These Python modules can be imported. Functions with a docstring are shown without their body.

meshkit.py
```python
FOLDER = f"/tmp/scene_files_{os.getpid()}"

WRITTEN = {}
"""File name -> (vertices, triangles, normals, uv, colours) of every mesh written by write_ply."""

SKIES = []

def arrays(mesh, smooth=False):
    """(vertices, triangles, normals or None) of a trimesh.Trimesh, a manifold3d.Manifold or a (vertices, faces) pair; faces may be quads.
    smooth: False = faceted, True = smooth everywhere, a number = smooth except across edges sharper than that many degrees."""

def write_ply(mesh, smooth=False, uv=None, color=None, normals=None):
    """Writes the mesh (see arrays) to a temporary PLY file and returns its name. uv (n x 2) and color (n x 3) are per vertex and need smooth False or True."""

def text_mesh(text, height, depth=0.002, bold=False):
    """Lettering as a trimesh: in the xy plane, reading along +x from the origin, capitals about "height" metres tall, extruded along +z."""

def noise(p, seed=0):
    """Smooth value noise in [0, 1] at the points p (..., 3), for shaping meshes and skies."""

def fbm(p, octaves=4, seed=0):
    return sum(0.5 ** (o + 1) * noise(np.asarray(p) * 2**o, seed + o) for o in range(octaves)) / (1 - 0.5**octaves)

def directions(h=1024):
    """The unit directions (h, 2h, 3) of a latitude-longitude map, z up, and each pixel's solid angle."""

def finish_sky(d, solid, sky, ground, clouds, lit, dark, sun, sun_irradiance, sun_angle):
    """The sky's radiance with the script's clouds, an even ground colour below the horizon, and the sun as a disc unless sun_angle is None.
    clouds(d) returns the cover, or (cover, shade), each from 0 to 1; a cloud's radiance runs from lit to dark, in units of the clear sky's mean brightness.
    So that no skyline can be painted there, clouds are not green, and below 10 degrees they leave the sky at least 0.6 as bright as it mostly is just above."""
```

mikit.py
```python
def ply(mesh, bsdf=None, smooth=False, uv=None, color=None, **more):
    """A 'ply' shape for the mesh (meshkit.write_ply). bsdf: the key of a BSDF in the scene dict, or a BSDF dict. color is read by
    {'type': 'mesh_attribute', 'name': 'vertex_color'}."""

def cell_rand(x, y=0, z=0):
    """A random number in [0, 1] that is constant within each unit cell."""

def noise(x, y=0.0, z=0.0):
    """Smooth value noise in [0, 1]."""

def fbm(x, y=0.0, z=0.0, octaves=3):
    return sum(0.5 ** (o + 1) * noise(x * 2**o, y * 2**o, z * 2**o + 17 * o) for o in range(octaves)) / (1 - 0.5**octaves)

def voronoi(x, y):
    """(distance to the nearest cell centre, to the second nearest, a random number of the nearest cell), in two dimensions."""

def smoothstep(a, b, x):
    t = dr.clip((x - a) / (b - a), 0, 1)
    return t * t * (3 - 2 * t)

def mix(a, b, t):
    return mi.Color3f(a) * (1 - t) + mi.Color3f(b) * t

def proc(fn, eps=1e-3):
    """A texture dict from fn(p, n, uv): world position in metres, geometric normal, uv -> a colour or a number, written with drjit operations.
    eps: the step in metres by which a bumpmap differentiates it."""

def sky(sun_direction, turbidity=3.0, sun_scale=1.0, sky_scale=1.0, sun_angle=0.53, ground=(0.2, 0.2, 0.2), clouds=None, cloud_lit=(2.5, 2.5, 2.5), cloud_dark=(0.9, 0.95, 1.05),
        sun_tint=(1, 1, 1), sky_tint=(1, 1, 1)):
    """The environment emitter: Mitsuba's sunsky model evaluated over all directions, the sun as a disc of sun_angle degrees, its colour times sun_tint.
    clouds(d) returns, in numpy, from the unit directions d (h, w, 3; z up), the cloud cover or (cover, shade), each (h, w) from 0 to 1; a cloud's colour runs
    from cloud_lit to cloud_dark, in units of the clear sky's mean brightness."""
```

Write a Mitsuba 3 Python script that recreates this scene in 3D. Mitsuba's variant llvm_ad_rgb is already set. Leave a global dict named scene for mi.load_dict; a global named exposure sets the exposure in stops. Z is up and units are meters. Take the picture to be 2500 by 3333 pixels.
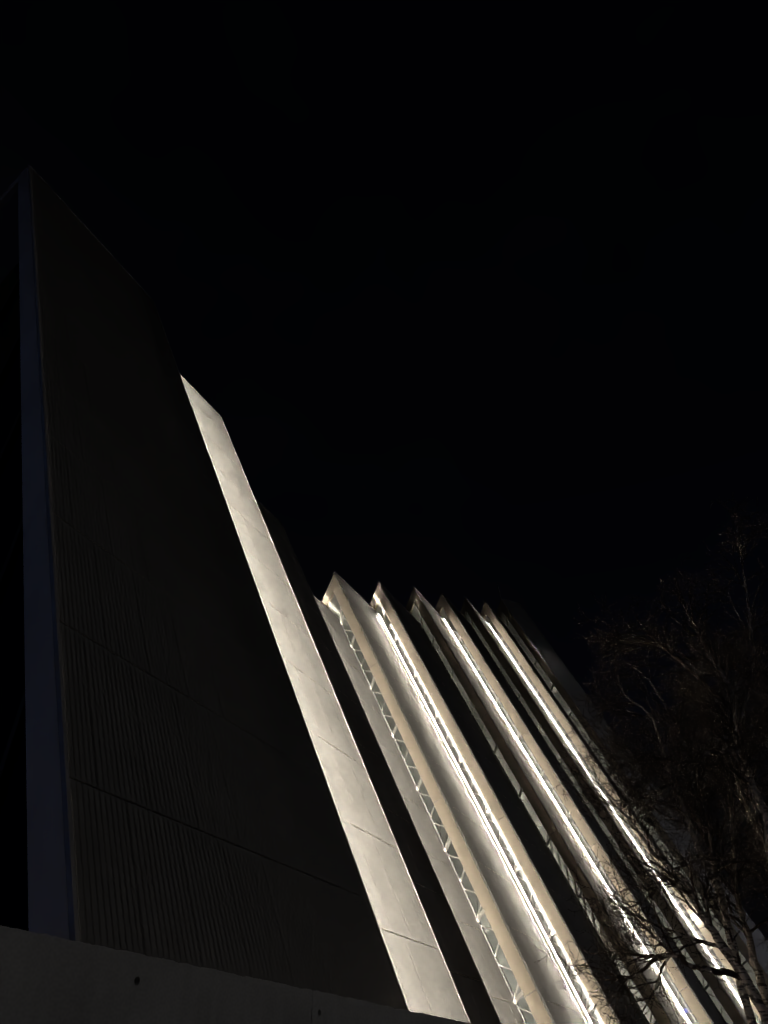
import math, random
import numpy as np, trimesh, mitsuba as mi, drjit as dr, mikit, meshkit
import manifold3d as m3

rng = np.random.default_rng(7)
scene, labels = {}, {}
T = mi.ScalarTransform4f

# ------------------------------------------------------------------ camera, sky, exposure
CAM = np.array([14.0, 0.0, 1.6])
FWD, UP = np.array([-0.36518608, 0.6854585, 0.62990933]), np.array([0.2961805, -0.55593424, 0.77666868])
scene['camera'] = {'type': 'perspective', 'fov': 54.88, 'fov_axis': 'x', 'near_clip': 0.05, 'far_clip': 2000.0,
                   'to_world': T().look_at(origin=CAM.tolist(), target=(CAM + FWD).tolist(), up=UP.tolist())}
exposure = 4.5
GAIN = 2.0 ** -exposure        # lamp strengths below are written for exposure 0
# night: the sun is below the buildings on the entrance side, only a trace of blue dusk is left
def thin_cloud(d):
    q = d / np.maximum(d[..., 2:3] + 0.25, 0.2)
    f = meshkit.fbm(q * 1.6 + 3.1, 5, 4)
    return 0.75 * np.clip((f - 0.47) / 0.22, 0, 1)
scene['sky'] = mikit.sky((0.30, -0.95, 0.03), turbidity=3, sun_scale=0.0, sky_scale=0.05 * GAIN, sky_tint=(0.7, 0.75, 1.6), ground=(0.03, 0.03, 0.03), clouds=thin_cloud, cloud_lit=(1.3, 1.35, 1.75))
scene['sky']['sampling_weight'] = 0.2

# ------------------------------------------------------------------ materials
def twosided(b): return {'type': 'twosided', 'bsdf': b}
def rgb(*c): return {'type': 'rgb', 'value': list(c)}

def metal_color(p, n, uv):
    m = mikit.fbm(p.x * 1.3, p.y * 1.3, p.z * 1.3, octaves=3)
    g = mikit.noise(p.x * 7, p.y * 7, p.z * 7)
    k = 0.88 + 0.18 * m + 0.10 * (g - 0.5)
    return mi.Color3f(0.212, 0.206, 0.198) * k
scene['ribbed_metal'] = twosided({'type': 'diffuse', 'reflectance': mikit.proc(metal_color)})
scene['rear_panel'] = twosided({'type': 'principled', 'base_color': rgb(0.50, 0.50, 0.51), 'roughness': 0.7, 'specular': 0.2})
scene['plain_metal'] = twosided({'type': 'principled', 'base_color': rgb(0.30, 0.29, 0.28), 'roughness': 0.5, 'specular': 0.4})

def tan_color(p, n, uv):
    m = mikit.fbm(p.x * 0.7, p.y * 0.7, p.z * 0.7, octaves=4)
    st = mikit.noise(p.x * 5, p.y * 5, p.z * 0.8)
    return mi.Color3f(0.60, 0.53, 0.43) * (0.84 + 0.22 * m + 0.10 * (st - 0.5))
scene['painted_concrete'] = twosided({'type': 'principled', 'base_color': mikit.proc(tan_color), 'roughness': 0.75, 'specular': 0.2})
scene['white_lining'] = twosided({'type': 'diffuse', 'reflectance': rgb(0.42, 0.42, 0.395)})
scene['white_bar'] = twosided({'type': 'principled', 'base_color': rgb(0.70, 0.69, 0.65), 'roughness': 0.4})
scene['dark_metal'] = twosided({'type': 'principled', 'base_color': rgb(0.03, 0.03, 0.03), 'roughness': 0.5})
scene['dark_glass'] = twosided({'type': 'principled', 'base_color': rgb(0.004, 0.004, 0.005), 'roughness': 0.12, 'specular': 0.4})
scene['window_glass'] = {'type': 'thindielectric', 'int_ior': 1.5}
scene['frosted_glass'] = {'type': 'blendbsdf', 'weight': 0.27, 'a': {'type': 'thindielectric', 'int_ior': 1.5}, 'b': twosided({'type': 'diffuse', 'reflectance': rgb(0.72, 0.76, 0.76)})}
scene['interior_floor_stone'] = twosided({'type': 'diffuse', 'reflectance': rgb(0.30, 0.28, 0.25)})
scene['pipe_metal'] = twosided({'type': 'principled', 'base_color': rgb(0.62, 0.62, 0.58), 'roughness': 0.35, 'metallic': 0.3})
scene['case_wood'] = twosided({'type': 'principled', 'base_color': rgb(0.10, 0.08, 0.06), 'roughness': 0.5})

def wall_color(p, n, uv):
    m = mikit.fbm(p.x * 2, p.y * 2, p.z * 2, octaves=4)
    f = mikit.noise(p.x * 90, p.y * 90, p.z * 90)
    s = mikit.noise(p.x * 3, p.y * 22, p.z * 2)
    return mi.Color3f(0.55, 0.535, 0.52) * (0.78 + 0.3 * m + 0.16 * (f - 0.5) + 0.10 * (s - 0.5))
def wall_bump(p, n, uv):
    return mikit.fbm(p.x * 30, p.y * 30, p.z * 30, octaves=3) * 0.0015
scene['cast_concrete'] = twosided({'type': 'bumpmap', 'bump': mikit.proc(wall_bump), 'scale': 1.0,
                                   'bsdf': {'type': 'diffuse', 'reflectance': mikit.proc(wall_color)}})

def bark_color(p, n, uv):
    b = mikit.noise(p.x * 7, p.y * 7, p.z * 38)
    c = mikit.noise(p.x * 16, p.y * 16, p.z * 16 + 9)
    t = mikit.smoothstep(0.50, 0.62, b * 0.65 + c * 0.35)
    return mikit.mix(mi.Color3f(0.34, 0.30, 0.26), mi.Color3f(0.05, 0.04, 0.034), t * 0.85)
scene['birch_bark'] = twosided({'type': 'diffuse', 'reflectance': mikit.proc(bark_color)})
def limb_color(p, n, uv):
    c = mikit.noise(p.x * 11, p.y * 11, p.z * 11)
    t = mikit.smoothstep(0.58, 0.72, c)
    return mikit.mix(mi.Color3f(0.055, 0.042, 0.034), mi.Color3f(0.30, 0.27, 0.24), t)
scene['limb_bark'] = twosided({'type': 'diffuse', 'reflectance': mikit.proc(limb_color)})
scene['twig_bark'] = twosided({'type': 'diffuse', 'reflectance': rgb(0.052, 0.043, 0.038)})
def ground_color(p, n, uv):
    m = mikit.fbm(p.x * 0.8, p.y * 0.8, 0.0, octaves=4)
    return mi.Color3f(0.055, 0.052, 0.05) * (0.6 + 0.8 * m)
scene['asphalt'] = twosided({'type': 'diffuse', 'reflectance': mikit.proc(ground_color)})

# ------------------------------------------------------------------ helpers
used = {}
def key(base):
    n = used.get(base, -1) + 1
    used[base] = n
    return base if n == 0 else f'{base}_{n:03d}'
def add(base, mesh, bsdf, smooth=False, **more):
    k = key(base)
    scene[k] = mikit.ply(mesh, bsdf, smooth=smooth, **more)
    return k
def lab(k, label=None, cat=None, group=None, kind=None):
    d = {}
    if label: d['label'] = label
    if cat: d['category'] = cat
    if group: d['group'] = group
    if kind: d['kind'] = kind
    labels[k] = d
def quads(v, q): return (np.asarray(v, float), np.asarray(q, int))
def box8(c):
    """8 corners: index = 4*i + 2*j + k"""
    q = [[0, 1, 3, 2], [4, 6, 7, 5], [0, 4, 5, 1], [2, 3, 7, 6], [0, 2, 6, 4], [1, 5, 7, 3]]
    return quads(c, q)
def box(x0, x1, y0, y1, z0, z1):
    return box8([[x, y, z] for x in (x0, x1) for y in (y0, y1) for z in (z0, z1)])
def join(ms):
    vs, fs, at = [], [], 0
    for v, f in ms:
        f = np.asarray(f)
        if f.shape[1] == 4: f = np.vstack([f[:, [0, 1, 2]], f[:, [0, 2, 3]]])
        vs.append(v); fs.append(f + at); at += len(v)
    return np.vstack(vs), np.vstack(fs)
def bar(p, q, w, side):
    """rectangular bar from p to q, w wide along the in-plane normal and along 'side'"""
    p, q, side = (np.asarray(a, float) for a in (p, q, side))
    d = (q - p) / np.linalg.norm(q - p)
    u = np.cross(side, d); u /= np.linalg.norm(u)
    return box8([e + a * u * w / 2 + b * side * w / 2 for e in (p, q) for a in (-1, 1) for b in (-1, 1)])
def tube(points, radii, sides=6):
    p = np.asarray(points, float); r = np.asarray(radii, float)
    t = np.gradient(p, axis=0); t /= np.linalg.norm(t, axis=1, keepdims=True) + 1e-12
    ref = np.array([0.31, 0.95, 0.05]) if abs(t[0] @ [0.31, 0.95, 0.05]) < 0.85 else np.array([1.0, 0, 0])
    a = np.cross(t, ref); a /= np.linalg.norm(a, axis=1, keepdims=True) + 1e-12
    b = np.cross(t, a); ang = np.arange(sides) * 2 * np.pi / sides
    v = p[:, None] + r[:, None, None] * (np.cos(ang)[None, :, None] * a[:, None] + np.sin(ang)[None, :, None] * b[:, None])
    i, j = np.meshgrid(np.arange(len(p) - 1), np.arange(sides), indexing='ij')
    q = np.stack([i * sides + j, i * sides + (j + 1) % sides, (i + 1) * sides + (j + 1) % sides, (i + 1) * sides + j], -1).reshape(-1, 4)
    return v.reshape(-1, 3), q

# ------------------------------------------------------------------ ground
gm = box(-400, 400, -400, 600, -0.5, 0.0)
scene['ground'] = mikit.ply(gm, 'asphalt'); lab('ground', kind='structure')

# ------------------------------------------------------------------ the church: eleven A-shaped frames
ALPHA = 1.1478315724080794
SA, CA, TA = math.sin(ALPHA), math.cos(ALPHA), math.tan(ALPHA)
S, Z0 = 14.0, 1.6
YF = [.305, .520, .937, 1.150, 1.559, 1.838, 2.113, 2.378, 2.650, 2.912, 3.166]
YE = [.683, .977, 1.277, 1.597, 1.862, 2.158, 2.412, 2.690, 2.942, 3.210, 3.501]
HH = [1.532, 1.400, 1.257, 1.123, 1.268, 1.397, 1.536, 1.664, 1.792, 1.920, 2.070]
YF, YE, RH = [y * S for y in YF], [y * S for y in YE], [Z0 + S * h for h in HH]
THICK = 0.42          # wall thickness of a frame, square to its slope
CLAD = 0.05
CH = 'church'
lab(CH, 'modern church of stepped A-shaped frames clad in ribbed metal, glowing light strips in its joints', 'church')

def pt(side, y, H, s, n):
    """a point on the right (+1) or left (-1) slope: s metres down from the ridge, n metres out of the cladding's face"""
    return [side * (s * CA + n * SA), y, H - s * SA + n * CA]
def hrow(zs): return zs

def chevron(y0, y1, H0, H1, out, inn, zb=0.0):
    """solid A: outer faces 'out' below the ridge plane, inner faces 'inn' below it (square to the slope)"""
    v = []
    for y, H in ((y0, H0), (y1, H1)):
        ho, hi = H - out / CA, H - inn / CA
        for side in (-1, 1):
            v += [[side * (ho - zb) / TA, y, zb], [side * (hi - zb) / TA, y, zb]]
        v += [[0, y, ho], [0, y, hi]]
    # per section: 0 left out foot, 1 left in foot, 2 right out foot, 3 right in foot, 4 out apex, 5 in apex
    q = [[0, 1, 5, 4], [3, 2, 4, 5]]
    q += [[b + 6 for b in reversed(f)] for f in ([0, 1, 5, 4], [3, 2, 4, 5])]
    for a, b in ((0, 4), (4, 2), (2, 3), (3, 5), (5, 1), (1, 0)):
        q.append([a, b, b + 6, a + 6])
    return quads(v, q)

# (pitch, width of a rib's top, depth, run of its flanks)
RIB = ((0.07, 0.036, 0.008, 0.009), (0.14, 0.05, 0.0009, 0.035), (0.175, 0.09, 0.0015, 0.025), (0.175, 0.14, 0.002, 0.006))
def rib_profile(y0, y1, fine=0):
    """(y, n) outline of a ribbed sheet between y0 and y1"""
    PITCH, RIB_W, RIB_D, RIB_S = RIB[fine]
    n = max(1, int(round((y1 - y0) / PITCH)))
    p = (y1 - y0) / n
    prof = [(y0, -CLAD)]
    for i in range(n):
        a = y0 + i * p
        prof += [(a, -RIB_D), (a + (p - RIB_W) / 2 - RIB_S, -RIB_D), (a + (p - RIB_W) / 2, 0.0), (a + (p + RIB_W) / 2, 0.0), (a + (p + RIB_W) / 2 + RIB_S, -RIB_D)]
    prof += [(y1, -RIB_D), (y1, -CLAD)]
    return prof
def ribbed(side, y0, y1, s0, s1, H, lift=0.0, tilt=0.0, fine=0):
    prof = rib_profile(y0, y1, fine)
    v = [pt(side, y, H, s, n + lift + tilt * (y - y0)) for s in (s0, s1) for y, n in prof]
    m = len(prof)
    return quads(v, [[i, i + 1, m + i + 1, m + i] for i in range(m - 1)])

# which columns of each frame can be seen (the rest lies under its neighbour)
first_seen = [YF[0], .80 * S, 1.12 * S, 1.42 * S] + YF[4:]
n_frames = len(YF)
frame_labels = {0: 'tallest front frame, dark, with a bluish front edge', 1: 'brightly lit ribbed frame beside the tall dark one', 2: 'narrow dark unlit frame between two lit ones',
                3: 'lowest frame, softly lit with fine ribs', 10: 'rearmost frame with a ridge rising to the back and a thin rod'}
frames = []
for k in range(n_frames):
    H0 = RH[k]; H1 = H0 if k < 10 else Z0 + S * 2.229
    fk = add(f'{CH}__frame', chevron(YF[k], YE[k], H0, H1, CLAD, THICK), 'painted_concrete')
    frames.append(fk)
    if k in frame_labels: labels[fk] = {'label': frame_labels[k]}
    if k == 10:
        # the cladding of the rearmost frame follows its rising ridge
        prof = rib_profile(YF[k] + 0.05, YE[k], 3)
        for side in (1, -1):
            v = []
            for s in (0.0, (H0 - 0.0) / SA):
                for y, n in prof:
                    H = H0 + (H1 - H0) * (y - YF[k]) / (YE[k] - YF[k])
                    v.append(pt(side, y, H, s, n))
            m = len(prof)
            c = add(f'{fk}__cladding', quads(v, [[i, i + 1, m + i + 1, m + i] for i in range(m - 1)]), 'rear_panel')
        lab(f'{fk}__cladding', kind='stuff'); lab(f'{fk}__cladding_001', kind='stuff')
        continue
    s_end = H0 / SA - 0.05
    yA, yB = YF[k] + 0.05, YE[k] - 0.01
    # left slope: one ribbed skin
    c = add(f'{fk}__cladding', ribbed(-1, yA, yB, 0.0, s_end, H0), 'ribbed_metal'); lab(c, kind='stuff')
    # right slope: covered part plain, the rest in staggered ribbed panels
    y_start = max(yA, first_seen[k])
    if y_start > yA + 0.1:
        c = add(f'{fk}__cladding', ribbed(1, yA, y_start - 0.004, 0.0, s_end, H0), 'ribbed_metal'); lab(c, kind='stuff')
    else: y_start = yA
    zj = [z for z in np.arange(0.31, H0, 1.755)]          # level joints
    ss = [0.0] + sorted((H0 - z) / SA for z in zj if 0.5 < (H0 - z) / SA) + [s_end]
    ss = sorted({round(x, 4) for x in ss if x <= s_end})
    W = 0.70
    small = []
    r2 = np.random.default_rng(100 + k)
    for r in range(len(ss) - 1):
        if ss[r + 1] - ss[r] < 0.15: continue
        off = (0.35 if r % 2 else 0.0)
        ys = [y_start] + [y for y in np.arange(yB - off - 12 * W, yB - 0.05, W) if y > y_start + 0.1] + [yB]
        for a, b in zip(ys[:-1], ys[1:]):
            if b - a < 0.05: continue
            m = ribbed(1, a + 0.004, b - 0.004, ss[r] + (0.006 if r else 0), ss[r + 1] - 0.006, H0, lift=r2.uniform(-0.001, 0.001) * (k > 0), tilt=r2.uniform(-0.001, 0.001) * (k > 0), fine=(0, 1, 2, 2)[k] if k < 4 else 3)
            if k <= 5: add(f'{fk}__panel', m, 'ribbed_metal')
            else: small.append(m)
    if small:
        c = add(f'{fk}__panel', join(small), 'ribbed_metal'); lab(c, kind='stuff')
    # backing sheet right under the panels, seen dark in the joints
    # ridge cap
    cap = quads([pt(sd, y, H0, s, 0.012) for y in (yA, yB) for sd, s in ((-1, 0.16), (-1, 0.0), (1, 0.16))], [[0, 1, 4, 3], [1, 2, 5, 4]])
    # edge trims at front and back of the right slope
    for ye0, ye1 in ((YF[k] + 0.006, YF[k] + 0.045), (YE[k] - 0.006, YE[k] + 0.03)):
        add(f'{fk}__edge_trim', box8([pt(1, y, H0, s, n) for y in (ye0, ye1) for s in (0.05, s_end) for n in (-0.12, 0.004)]), 'plain_metal')
# inner linings
for k in range(n_frames):
    H0 = RH[k]; H1 = H0 if k < 10 else Z0 + S * 2.229
    add(f'{frames[k]}__lining', chevron(YF[k] + 0.12, YE[k] - 0.1, H0, H1, THICK + 0.003, THICK + 0.03, 0.35), 'white_lining')
# return joints: shallow dark saw cuts across the front edges
for k in (4, 5, 6, 7, 8, 9):
    for z in np.arange(2.6 + 0.37 * k, RH[k] - 2, 5.26):
        s = (RH[k] - z) / SA
        add(f'{frames[k]}__joint', box8([pt(1, y, RH[k], s + ds, n) for y in (YF[k] - 0.002, YF[k] + 0.004) for ds in (0, 0.014) for n in (-THICK + 0.004, -CLAD - 0.004)]), 'plain_metal')

# ------------------------------------------------------------------ glazing between the frames
LED_GAPS = {4, 6, 8}              # light strips on the lower frame's back edge
WASH = {0: 28000.0, 2: 9500.0, 9: 240.0}
WASH_GAPS = {0, 2}                # lamps under the higher frame's back edge
def led(name, mesh, power, weight=1.0):
    k = key(f'{CH}__light_strip')
    scene[k] = mikit.ply(mesh, 'white_bar', emitter={'type': 'area', 'radiance': rgb(*(GAIN * power * c for c in (1.0, 0.895, 0.755))), 'sampling_weight': weight})
    return k
for g in range(n_frames - 1):
    lo, hi = (g, g + 1) if RH[g] < RH[g + 1] else (g + 1, g)
    Hl, Hh = RH[lo], RH[hi]
    drop = (Hh - Hl) * CA                       # how far the higher face stands out over the lower one
    gap0, gap1 = 0.0, drop - THICK - 0.0        # n of the glazing's foot and head above the lower face
    forward = hi > lo
    yg = YE[g] - 0.05 if forward else YF[g + 1] - 0.02     # plane of the glazing
    gk = key(f'{CH}__glazing'); 
    s_top = 0.0
    s_end = Hl / SA - 0.3
    nodes = np.arange(0.62, s_end - 1.2, 1.09)
    # panes
    visible = forward and g >= 3
    for side in (1, -1):
        if visible and side == 1:
            for i, s in enumerate(nodes):
                add(f'{gk}__pane', quads([pt(side, yg + 0.03, Hl, sv, n) for sv in (s + 0.01, s + 1.08) for n in (gap0, gap1)], [[0, 1, 3, 2]]), 'frosted_glass' if g in LED_GAPS else 'window_glass')
        else:
            add(f'{gk}__pane', quads([pt(side, yg + 0.03, Hl, sv, n) for sv in (s_top - 0.2, s_end) for n in (gap0, gap1)], [[0, 1, 3, 2]]), 'window_glass' if g > 2 else 'dark_glass')
    # head triangle at the top, closed by the frame's own inner faces
    hz = Hh - THICK / CA
    add(f'{gk}__pane', quads([[0, yg + 0.03, hz], pt(1, yg + 0.03, Hl, 0.0, 0.0), pt(-1, yg + 0.03, Hl, 0.0, 0.0), pt(1, yg + 0.03, Hl, 0.62, 0), pt(1, yg + 0.03, Hl, 0.62, gap1), pt(-1, yg + 0.03, Hl, 0.62, 0), pt(-1, yg + 0.03, Hl, 0.62, gap1)],
                         [[0, 1, 3, 4], [0, 6, 5, 2]]), 'window_glass')
    add(f'{gk}__sill', box8([pt(1, y, Hl, s, n) for y in (yg - 0.02, yg + 0.09) for s in (0, s_end) for n in (-0.02, 0.03)]), 'plain_metal' if g in LED_GAPS else 'dark_metal')
    if visible:
        ydir = np.array([0, 1.0, 0])
        for i, s in enumerate(nodes):
            w = 0.032
            base = pt(1, yg, Hl, s, gap0)
            if i: add(f'{gk}__bar', bar(pt(1, yg, Hl, s - 0.09, gap0), pt(1, yg, Hl, s - 0.45, gap1), w, ydir), 'white_bar')
            add(f'{gk}__bar', bar(pt(1, yg, Hl, s + 0.10, gap0), pt(1, yg, Hl, s + 0.52, gap1), w, ydir), 'white_bar')
            if i % 2 == 1:
                add(f'{gk}__strut', bar(pt(1, yg - 0.10, Hl, s, gap0 + 0.01), pt(1, YF[g + 1] - 0.03, Hl, s + 0.0, gap1 + 0.03), 0.085, ydir), 'white_bar')
        # slanting first member under the ridge
        add(f'{gk}__bar', bar(pt(1, yg, Hl, 0.40, 0.0), [0.10, yg, hz - 0.25], 0.07, ydir), 'white_bar')
    if g in LED_GAPS:
        yl = YF[g + 1] - 0.40
        hood = 0.26
        for side in (1, -1):
            # a white aluminium channel on the lower frame: an open lens on top lights the upper frame's edge,
            # a second lens under the channel's hood grazes the lower frame's face
            add(f'{gk}__tray', box8([pt(side, y, Hl, s, n) for y in (yl - 0.028, yl + 0.05) for s in (0.35, s_end) for n in (0.002, 0.059)]), 'plain_metal')
            add(f'{gk}__tray', box8([pt(side, y, Hl, s, n) for y in (yl - hood, yl + 0.05) for s in (0.35, s_end) for n in (0.060, 0.064)]), 'plain_metal')
            add(f'{gk}__tray', box8([pt(side, y, Hl, s, n) for y in (yl - hood, yl - hood + 0.006) for s in (0.35, s_end) for n in (0.043, 0.0595)]), 'plain_metal')
            add(f'{gk}__tray', box8([pt(side, y, Hl, s, n) for y in (yl - 0.156, yl - 0.150) for s in (0.35, s_end) for n in (0.002, 0.0245)]), 'plain_metal')
            v = [pt(side, yl + 0.028 + 0.020 * math.cos(t), Hl, s, 0.086 + 0.020 * math.sin(t)) for s in (0.36, s_end) for t in np.arange(8) * math.pi / 4]
            q = [[i, (i + 1) % 8, 8 + (i + 1) % 8, 8 + i] for i in range(8)]
            if side == -1: q = [f[::-1] for f in q]
            led('led', quads(v, q), 21.0, 0.6 if side == 1 else 0.08)
            if side == 1:
                v = [pt(side, yl - 0.0305, Hl, s, n) for s in (0.36, s_end) for n in (0.034, 0.044)]
                led('led', quads(v, [[0, 2, 3, 1]]), {4: 19000.0, 6: 17000.0, 8: 17000.0}[g], 0.8)
    if g in WASH_GAPS:
        # washlights hidden under the higher frame: deep ones graze the lower face (a valance keeps the light on it),
        # at the second gap shallow ones also reach the edge of the next frame
        kinds = [('deep', YE[g] - (1.9 if g == 0 else 1.1), gap1 - 0.045, gap1 - 0.02, WASH[g])] + ([('shallow', YE[g] - 0.30, gap1 - 0.065, gap1 - 0.035, WASH[9])] if g == 2 else [])
        for what, yl, na, nb, power in kinds:
            for side in (1, -1):
                add(f'{gk}__tray', box8([pt(side, y, Hl, s, n) for y in (yl - 0.06, yl - 0.005) for s in (0.4, s_end) for n in (na - 0.006, nb + 0.006)]), 'plain_metal')
                v = [pt(side, yl, Hl, s, n) for s in (0.42, s_end) for n in (na, nb)]
                q = [[0, 1, 3, 2]]
                if side == -1: q = [f[::-1] for f in q]
                led('wash', quads(v, q), power if side == 1 else power * 0.3, 1.1 if side == 1 else 0.06)
        if g == 0:
            add(f'{gk}__valance', box8([pt(1, y, Hl, s, n) for y in (YE[g] - 0.02, YE[g] - 0.004) for s in (0.3, s_end) for n in (0.222, gap1 + 0.02)]), 'plain_metal')

# front facade of the tall frame: dark glass behind slender mullions, set back under the frame
yfac = YF[0] + 1.3
hin = RH[0] - THICK / CA
add(f'{CH}__front_glazing', quads([[0, yfac, hin], [-(hin) / TA, yfac, 0.0], [hin / TA, yfac, 0.0]] + [[0, yfac + 0.04, hin], [-(hin) / TA, yfac + 0.04, 0.0], [hin / TA, yfac + 0.04, 0.0]],
                                 [[0, 1, 2, 2], [3, 5, 4, 4]]), 'dark_glass')
for x in np.arange(-9, 9.1, 1.5):
    ht = hin - abs(x) * TA
    if ht > 1: add(f'{CH}__mullion', box(x - 0.04, x + 0.04, yfac - 0.08, yfac - 0.01, 0.0, ht - 0.05), 'dark_metal')
# back wall and floor
yb = YE[10] - 0.35
hb = Z0 + S * 2.22 - THICK / CA
add(f'{CH}__back_wall', quads([[0, yb, hb], [-hb / TA, yb, 0], [hb / TA, yb, 0], [0, yb + 0.2, hb], [-hb / TA, yb + 0.2, 0], [hb / TA, yb + 0.2, 0]], [[0, 2, 1, 1], [3, 4, 5, 5]]), 'white_lining')
add(f'{CH}__floor', box(-11, 11, YF[0] + 1.4, yb - 0.01, 0.004, 0.3), 'interior_floor_stone')
# small bulkhead lamp on the lit edge of the tenth frame
scene[f'{frames[9]}__wall_lamp'] = mikit.ply(trimesh.creation.icosphere(subdivisions=2, radius=0.11).apply_translation([8.62, YF[9] - 0.09, 8.58]), 'white_bar', smooth=True,
                                            emitter={'type': 'area', 'radiance': rgb(60 * GAIN, 58 * GAIN, 52 * GAIN), 'sampling_weight': 0.1})
add(f'{frames[9]}__lamp_bracket', box(8.52, 8.72, YF[9] - 0.03, YF[9] - 0.002, 8.48, 8.68), 'dark_metal')
# lightning rod on the last frame
add(f'{frames[10]}__rod', tube([[0, YF[10] + 0.1, RH[10] - 0.1], [-0.05, YF[10] - 0.05, RH[10] + 0.6], [-0.1, YF[10] - 0.15, RH[10] + 1.3]], [0.035, 0.028, 0.012], 8), 'plain_metal', smooth=True)

# ------------------------------------------------------------------ inside the nave
k = 'pipe_organ'
lab(k, 'tall row of pale organ pipes seen through the side glazing', 'organ')
add(f'{k}__case', join([box(-2.6, 4.0, yb - 1.2, yb - 0.2, 8.2, 9.4), box(-2.4, 3.8, yb - 0.5, yb - 0.25, 9.4, 13.0)]), 'case_wood')
for i in range(16):
    x = -2.2 + i * 0.38; h = 4.8 + 1.6 * math.cos((i - 8) * 0.35)
    add(f'{k}__pipe', tube([[x, yb - 0.8, 9.4], [x, yb - 0.8, 9.9], [x, yb - 0.8, 9.95], [x, yb - 0.8, 9.4 + h]], [0.03, 0.13, 0.14, 0.14], 10), 'pipe_metal', smooth=30)
k = 'lit_screen'
lab(k, 'small blue glowing screen seen through the glazing low on the right', 'screen')
SX = (8.16, 35.2, 4.59)
scene[f'{k}__display'] = mikit.ply(box(SX[0] - 0.16, SX[0] + 0.16, SX[1] - 0.02, SX[1] - 0.012, SX[2] - 0.07, SX[2] + 0.07), 'dark_metal', emitter={'type': 'area', 'radiance': rgb(0.15 * GAIN, 0.25 * GAIN, 1.4 * GAIN), 'sampling_weight': 0.05})
add(f'{k}__housing', box(SX[0] - 0.19, SX[0] + 0.19, SX[1] - 0.01, SX[1] + 0.05, SX[2] - 0.10, SX[2] + 0.10), 'dark_metal')
add(f'{k}__stand', box(SX[0] - 0.03, SX[0] + 0.03, SX[1] + 0.0, SX[1] + 0.04, 0.3, SX[2] - 0.10), 'dark_metal')
lamp_pos = [(-2.6, 24.0, 5.0), (-2.6, 28.5, 5.0), (-2.6, 33.0, 5.2), (-2.6, 37.5, 5.2), (-2.6, 42.0, 5.4)]
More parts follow.
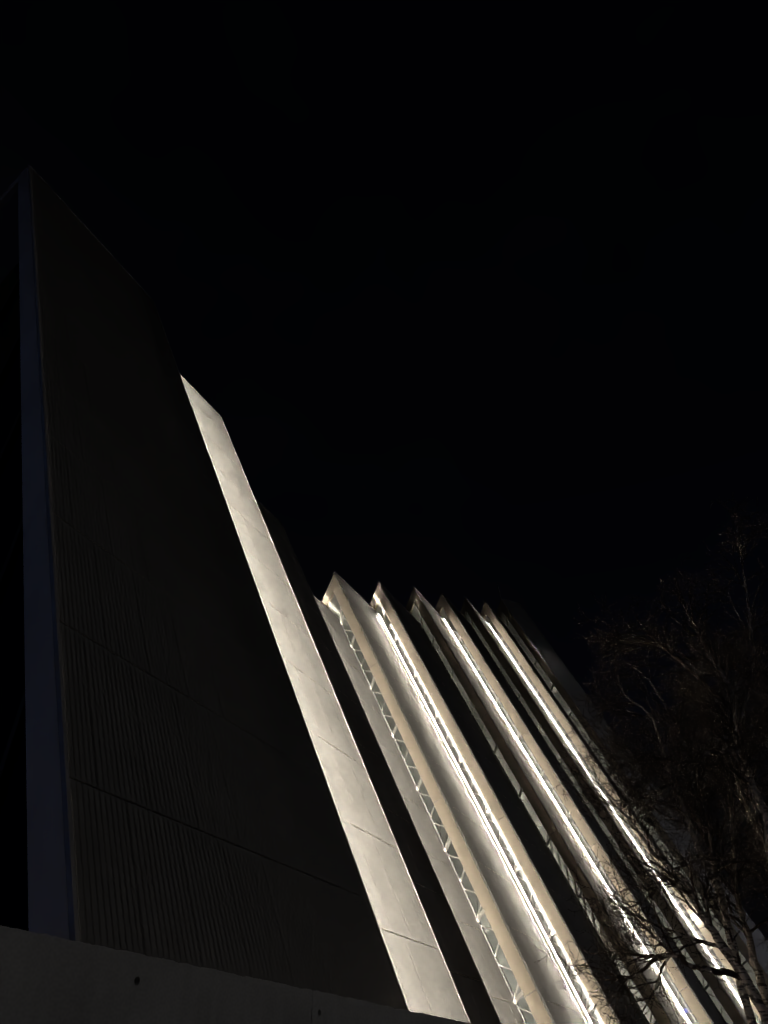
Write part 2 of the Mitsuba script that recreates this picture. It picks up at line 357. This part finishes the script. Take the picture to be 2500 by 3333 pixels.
for i, (x, y, z) in enumerate(lamp_pos):
    k = key('pendant_lamp')
    s = trimesh.creation.icosphere(subdivisions=2, radius=0.22); s.apply_translation([x, y, z])
    scene[f'{k}__globe'] = mikit.ply(s, 'white_bar', smooth=True, emitter={'type': 'area', 'radiance': rgb(270 * GAIN, 268 * GAIN, 245 * GAIN), 'sampling_weight': 0.12})
    kk = min(range(n_frames), key=lambda j: abs((YF[j] + YE[j]) / 2 - y))
    zt = RH[kk] - THICK / CA - abs(x) * TA
    add(f'{k}__cord', tube([[x, y, z + 0.22], [x, y, zt - 0.05]], [0.012, 0.012], 6), 'dark_metal')
    lab(k, 'white globe pendant lamp hanging in the nave, ' + ('nearest the tall front frame', 'second from the tall front frame', 'in the middle of the row', 'second from the back wall', 'nearest the back wall')[i], 'lamp', 'pendant lamps in the nave')

# ------------------------------------------------------------------ concrete wall in front
WX, WT = 10.7, 2.262
def wall_block(y0, y1, seed, holes):
    r = np.random.default_rng(seed)
    ny = int((y1 - y0) / 0.025)
    ys = np.linspace(y0, y1, ny + 1)
    chip = np.array([meshkit.fbm(np.array([[y * 9, seed, 0.3]]), 4)[0] for y in ys])
    top = WT - 0.015 * np.clip(chip - 0.42, 0, 1) / 0.5 - 0.006 * meshkit.noise(np.stack([ys * 40, ys * 0 + seed, ys * 0], 1))
    inset = 0.022 * np.clip(0.62 - chip, 0, 1)
    v, q = [], []
    for y, t, c in zip(ys, top, inset):
        v += [[WX, y, 0.0], [WX, y, t - 0.03], [WX - c, y, t], [WX - 0.28, y, t + 0.002], [WX - 0.28, y, 0.0]]
    for i in range(ny):
        for j in range(5):
            a, b = i * 5 + j, i * 5 + (j + 1) % 5
            q.append([a, a + 5, b + 5, b])
    tri = [[0, 1, 2], [0, 2, 3], [0, 3, 4]]
    v = np.array(v); f = np.vstack([np.array(q)[:, [0, 1, 2]], np.array(q)[:, [0, 2, 3]], np.array(tri), np.array(tri)[:, ::-1] + 5 * ny])
    m = m3.Manifold(m3.Mesh(np.asarray(v, np.float32), np.asarray(f, np.uint32)))
    if m.volume() < 0: m = m3.Manifold(m3.Mesh(np.asarray(v, np.float32), np.asarray(f[:, ::-1], np.uint32)))
    for (y, z) in holes:
        c = m3.Manifold.cylinder(0.10, 0.021, 0.012, 20).rotate([0, -90, 0]).translate([WX + 0.004, y, z])
        m = m - c
    return m
CW = 'concrete_wall'
lab(CW, 'low dark concrete wall with tie holes and a ragged top edge, in front of the church', 'wall')
edges = [-7.6, -3.35, 0.92, 5.142, 9.4, 13.6]
for i, (a, b) in enumerate(zip(edges[:-1], edges[1:])):
    hs = [(y, 2.135) for y in (3.43, 5.24, 7.1, 8.9, 1.6, -0.3, -2.1, -5.0) if a + 0.06 < y < b - 0.06]
    add(f'{CW}__block', wall_block(a + 0.003, b - 0.003, 11 + i, hs), 'cast_concrete')

# ------------------------------------------------------------------ street lamps beside and in front of the church
def street_lamp(x, y, h, color, label):
    k = key('street_lamp')
    add(f'{k}__pole', tube([[x, y, 0], [x, y, 1], [x, y, h - 0.3], [x, y, h]], [0.07, 0.06, 0.045, 0.045], 10), 'dark_metal', smooth=30)
    add(f'{k}__hood', tube([[x, y, h + 0.16], [x, y, h + 0.24], [x, y, h + 0.34]], [0.30, 0.26, 0.05], 16), 'dark_metal')
    b = trimesh.creation.icosphere(subdivisions=2, radius=0.13); b.apply_translation([x, y, h + 0.05])
    scene[f'{k}__globe'] = mikit.ply(b, 'white_bar', smooth=True, emitter={'type': 'area', 'radiance': rgb(*(GAIN * c for c in color)), 'sampling_weight': 0.3})
    lab(k, label, 'street lamp')
street_lamp(34.0, 5.5, 9.0, (550, 548, 540), 'tall street lamp with a neutral white globe on the open side of the church')
street_lamp(31.0, 40.0, 10.0, (950, 960, 1050), 'street lamp with a cool white globe beyond the bare trees')
street_lamp(1.0, -30.0, 5.0, (420, 660, 1600), 'street lamp with a cold bluish globe in front of the church entrance')

# ------------------------------------------------------------------ birches
def catmull(P, n):
    P = np.asarray(P, float)
    P = np.vstack([2 * P[0] - P[1], P, 2 * P[-1] - P[-2]])
    out = []
    for i in range(1, len(P) - 2):
        for t in np.arange(n) / n:
            a, b, c, d = P[i - 1:i + 3]
            out.append(0.5 * (2 * b + (c - a) * t + (2 * a - 5 * b + 4 * c - d) * t * t + (3 * b - a - 3 * c + d) * t ** 3))
    out.append(P[-2])
    return np.array(out)
def wander(r, p, d, length, seg, bend, droop):
    pts = [p]; n = max(2, int(length / seg))
    for i in range(n):
        d = d + r.normal(0, bend, 3) + np.array([0, 0, droop])
        d /= np.linalg.norm(d)
        p = p + d * length / n
        pts.append(p)
    return np.array(pts)
def offshoot(r, d, ang):
    u = np.cross(d, r.normal(0, 1, 3)); u /= np.linalg.norm(u)
    return d * math.cos(ang) + u * math.sin(ang)
def grow(r, pts, rad, level, out, dens, length):
    """side shoots along a polyline; out[level] collects (points, radii)"""
    L = np.linalg.norm(np.diff(pts, axis=0), axis=1).sum()
    n = max(1, int(L * dens[level] * r.uniform(0.85, 1.15)))
    for t in np.sort(r.uniform(0.12 if level else 0.3, 1.0, n)):
        x = t * (len(pts) - 1); i = min(int(x), len(pts) - 2)
        p = pts[i] + (pts[i + 1] - pts[i]) * (x - i)
        d = pts[i + 1] - pts[i]; d = d / (np.linalg.norm(d) + 1e-9)
        nd = offshoot(r, d, r.uniform(0.55, 1.15))
        le = length[level] * r.uniform(0.45, 1.15) * (1.15 - 0.55 * t)
        nd[2] += (0.25, 0.10, 0.0, 0.0)[level]; nd /= np.linalg.norm(nd)
        q = wander(r, p, nd, le, (0.22, 0.14, 0.09, 0.07)[level], (0.17, 0.2, 0.24, 0.26)[level], (0.02, 0.0, -0.015, -0.02)[level])
        r0 = min(max(rad[i] * 0.65, 0.006), (0.032, 0.016, 0.009, 0.0065)[level] * r.uniform(0.8, 1.2))
        rr = np.linspace(r0, max(0.0045, r0 * 0.4), len(q))
        out[level].append((q, rr))
        if level < 3: grow(r, q, rr, level + 1, out, dens, length)
DENS, LENG = (2.8, 5.0, 6.5, 6.0), (1.7, 0.95, 0.55, 0.30)
def birch(seed, label, stems, limbs, dens=DENS):
    k = key('birch_tree')
    r = np.random.default_rng(seed)
    lab(k, label, 'tree', 'bare birch trees at the right')
    out = [[], [], [], []]
    for pts, r0, r1 in stems:
        P = catmull(pts, 5); P = P + r.normal(0, 0.012, P.shape)
        R = np.linspace(r0, r1, len(P)) * (1 + 0.06 * r.normal(0, 1, len(P)))
        add(f'{k}__trunk', tube(P, R, 9), 'birch_bark', smooth=True)
        grow(r, P, R, 0, out, dens, LENG)
    for pts, r0, r1 in limbs:
        P = catmull(pts, 5); P = P + r.normal(0, 0.02, P.shape)
        R = np.linspace(r0, r1, len(P)) * (1 + 0.08 * r.normal(0, 1, len(P)))
        add(f'{k}__limb', tube(P, R, 8), 'limb_bark', smooth=True)
        grow(r, P, R, 0, out, (dens[0] * 1.6,) + tuple(dens[1:]), LENG)
    for q, rr in out[0]: add(f'{k}__branch', tube(q, rr, 6), 'limb_bark', smooth=True)
    tw = [tube(q, rr, 4) for q, rr in out[1]] + [tube(q, rr, 3) for l in (2, 3) for q, rr in out[l]]
    t = add(f'{k}__twigs', join(tw), 'twig_bark'); lab(t, kind='stuff')
birch(1, 'tallest pale-stemmed bare birch nearest the right edge of the picture',
      [([[13.2, 17.5, 0], [13.31, 17.49, 4.4], [13.51, 17.49, 6.1], [13.44, 17.49, 6.99], [13.44, 17.49, 7.7], [13.45, 17.39, 8.03], [13.65, 17.5, 9.02], [13.37, 17.49, 10.1], [13.28, 17.49, 10.87], [13.15, 17.48, 11.52]], 0.12, 0.02),
       ([[13.45, 17.39, 8.03], [13.79, 17.6, 8.66], [14.27, 18.0, 9.87], [14.54, 17.99, 11.05], [14.78, 18.18, 12.45], [14.93, 18.18, 13.49]], 0.06, 0.012)],
      [([[13.41, 17.49, 7.6], [12.91, 17.27, 7.68], [12.5, 17.03, 7.44], [11.97, 16.78, 7.51], [11.59, 16.53, 7.55], [11.12, 16.25, 7.37]], 0.05, 0.012),
       ([[13.5, 17.5, 8.6], [12.95, 17.4, 9.6], [12.4, 17.3, 10.4], [11.8, 17.4, 10.9], [11.3, 17.5, 11.1]], 0.05, 0.012)])
birch(2, 'bare birch with two slender forked pale stems, left of the tallest one',
      [([[12.2, 17.9, 0], [12.22, 17.91, 2.02], [12.2, 17.91, 3.76], [12.25, 17.92, 5.08], [12.26, 17.92, 5.56], [12.34, 17.92, 6.07], [12.41, 17.93, 6.76], [12.41, 17.93, 7.61], [12.3, 17.92, 8.42], [12.02, 18.09, 9.47], [11.78, 18.16, 10.13], [11.33, 18.31, 10.74]], 0.10, 0.012),
       ([[12.25, 17.92, 5.0], [12.13, 17.4, 5.6], [12.04, 17.19, 6.28], [11.97, 17.08, 7.07], [11.91, 17.07, 7.77], [11.86, 16.86, 8.55], [11.43, 16.8, 9.07], [11.33, 16.79, 9.63]], 0.065, 0.012)],
      [([[12.32, 17.92, 5.69], [11.97, 17.38, 5.67], [11.61, 17.03, 5.4], [11.15, 16.76, 5.0], [10.73, 16.48, 4.72], [10.4, 16.31, 4.67]], 0.042, 0.01),
       ([[12.38, 17.93, 6.9], [11.95, 17.38, 7.21], [11.56, 17.13, 6.99], [11.11, 16.85, 6.76], [10.63, 16.56, 6.5]], 0.04, 0.01)])
birch(3, 'bare birch with one straight pale stem, standing behind the others',
      [([[12.6, 18.95, 0], [12.54, 18.94, 2.36], [12.47, 18.94, 3.6], [12.47, 18.94, 4.37], [12.46, 18.94, 4.75], [12.47, 18.94, 5.29], [12.74, 18.96, 6.51], [13.0, 19.17, 7.91], [13.06, 19.48, 9.32], [12.97, 19.47, 10.43]], 0.10, 0.015)], [])
birch(4, 'dark bare birch leaning left across the lit frames with long low limbs',
      [([[12.75, 16.45, 0], [12.72, 16.45, 1.5], [12.68, 16.45, 2.39], [12.61, 16.44, 2.78], [12.37, 16.42, 3.54], [12.1, 16.39, 4.17], [11.94, 16.27, 4.63], [11.79, 16.15, 5.07], [11.34, 15.98, 5.62], [11.05, 15.73, 6.27], [10.75, 15.57, 6.76]], 0.13, 0.012)],
      [([[12.4, 16.42, 3.42], [11.97, 16.17, 3.56], [11.67, 16.03, 3.6], [11.41, 15.89, 3.78], [11.11, 15.74, 3.7], [10.64, 15.44, 3.44], [10.24, 15.14, 3.43], [9.88, 14.94, 3.52]], 0.056, 0.01)])

def upright(r, x, y, h, lean=0.4):
    z = np.linspace(0, h, 8)
    w = np.cumsum(r.normal(0, 0.12, (8, 2)), axis=0)
    return [[x + w[i, 0] + lean * (zz / h) ** 1.5, y + w[i, 1], zz] for i, zz in enumerate(z)]
for i, (x, y, h, le, text) in enumerate([(15.6, 21.5, 13.5, -0.8, 'bare birch at the right edge behind the tallest one'), (14.0, 24.0, 12.5, -1.0, 'slim bare birch farther back between the pale stems'),
                                         (13.9, 21.5, 8.5, -1.0, 'short bushy bare birch close to the rear frames')]):
    r = np.random.default_rng(40 + i)
    birch(5 + i, text, [(upright(r, x, y, h, le), 0.10, 0.012)] + ([(upright(r, x + 0.3, y + 0.2, h * 0.8, le - 0.9), 0.07, 0.01)] if i < 2 else []), [])
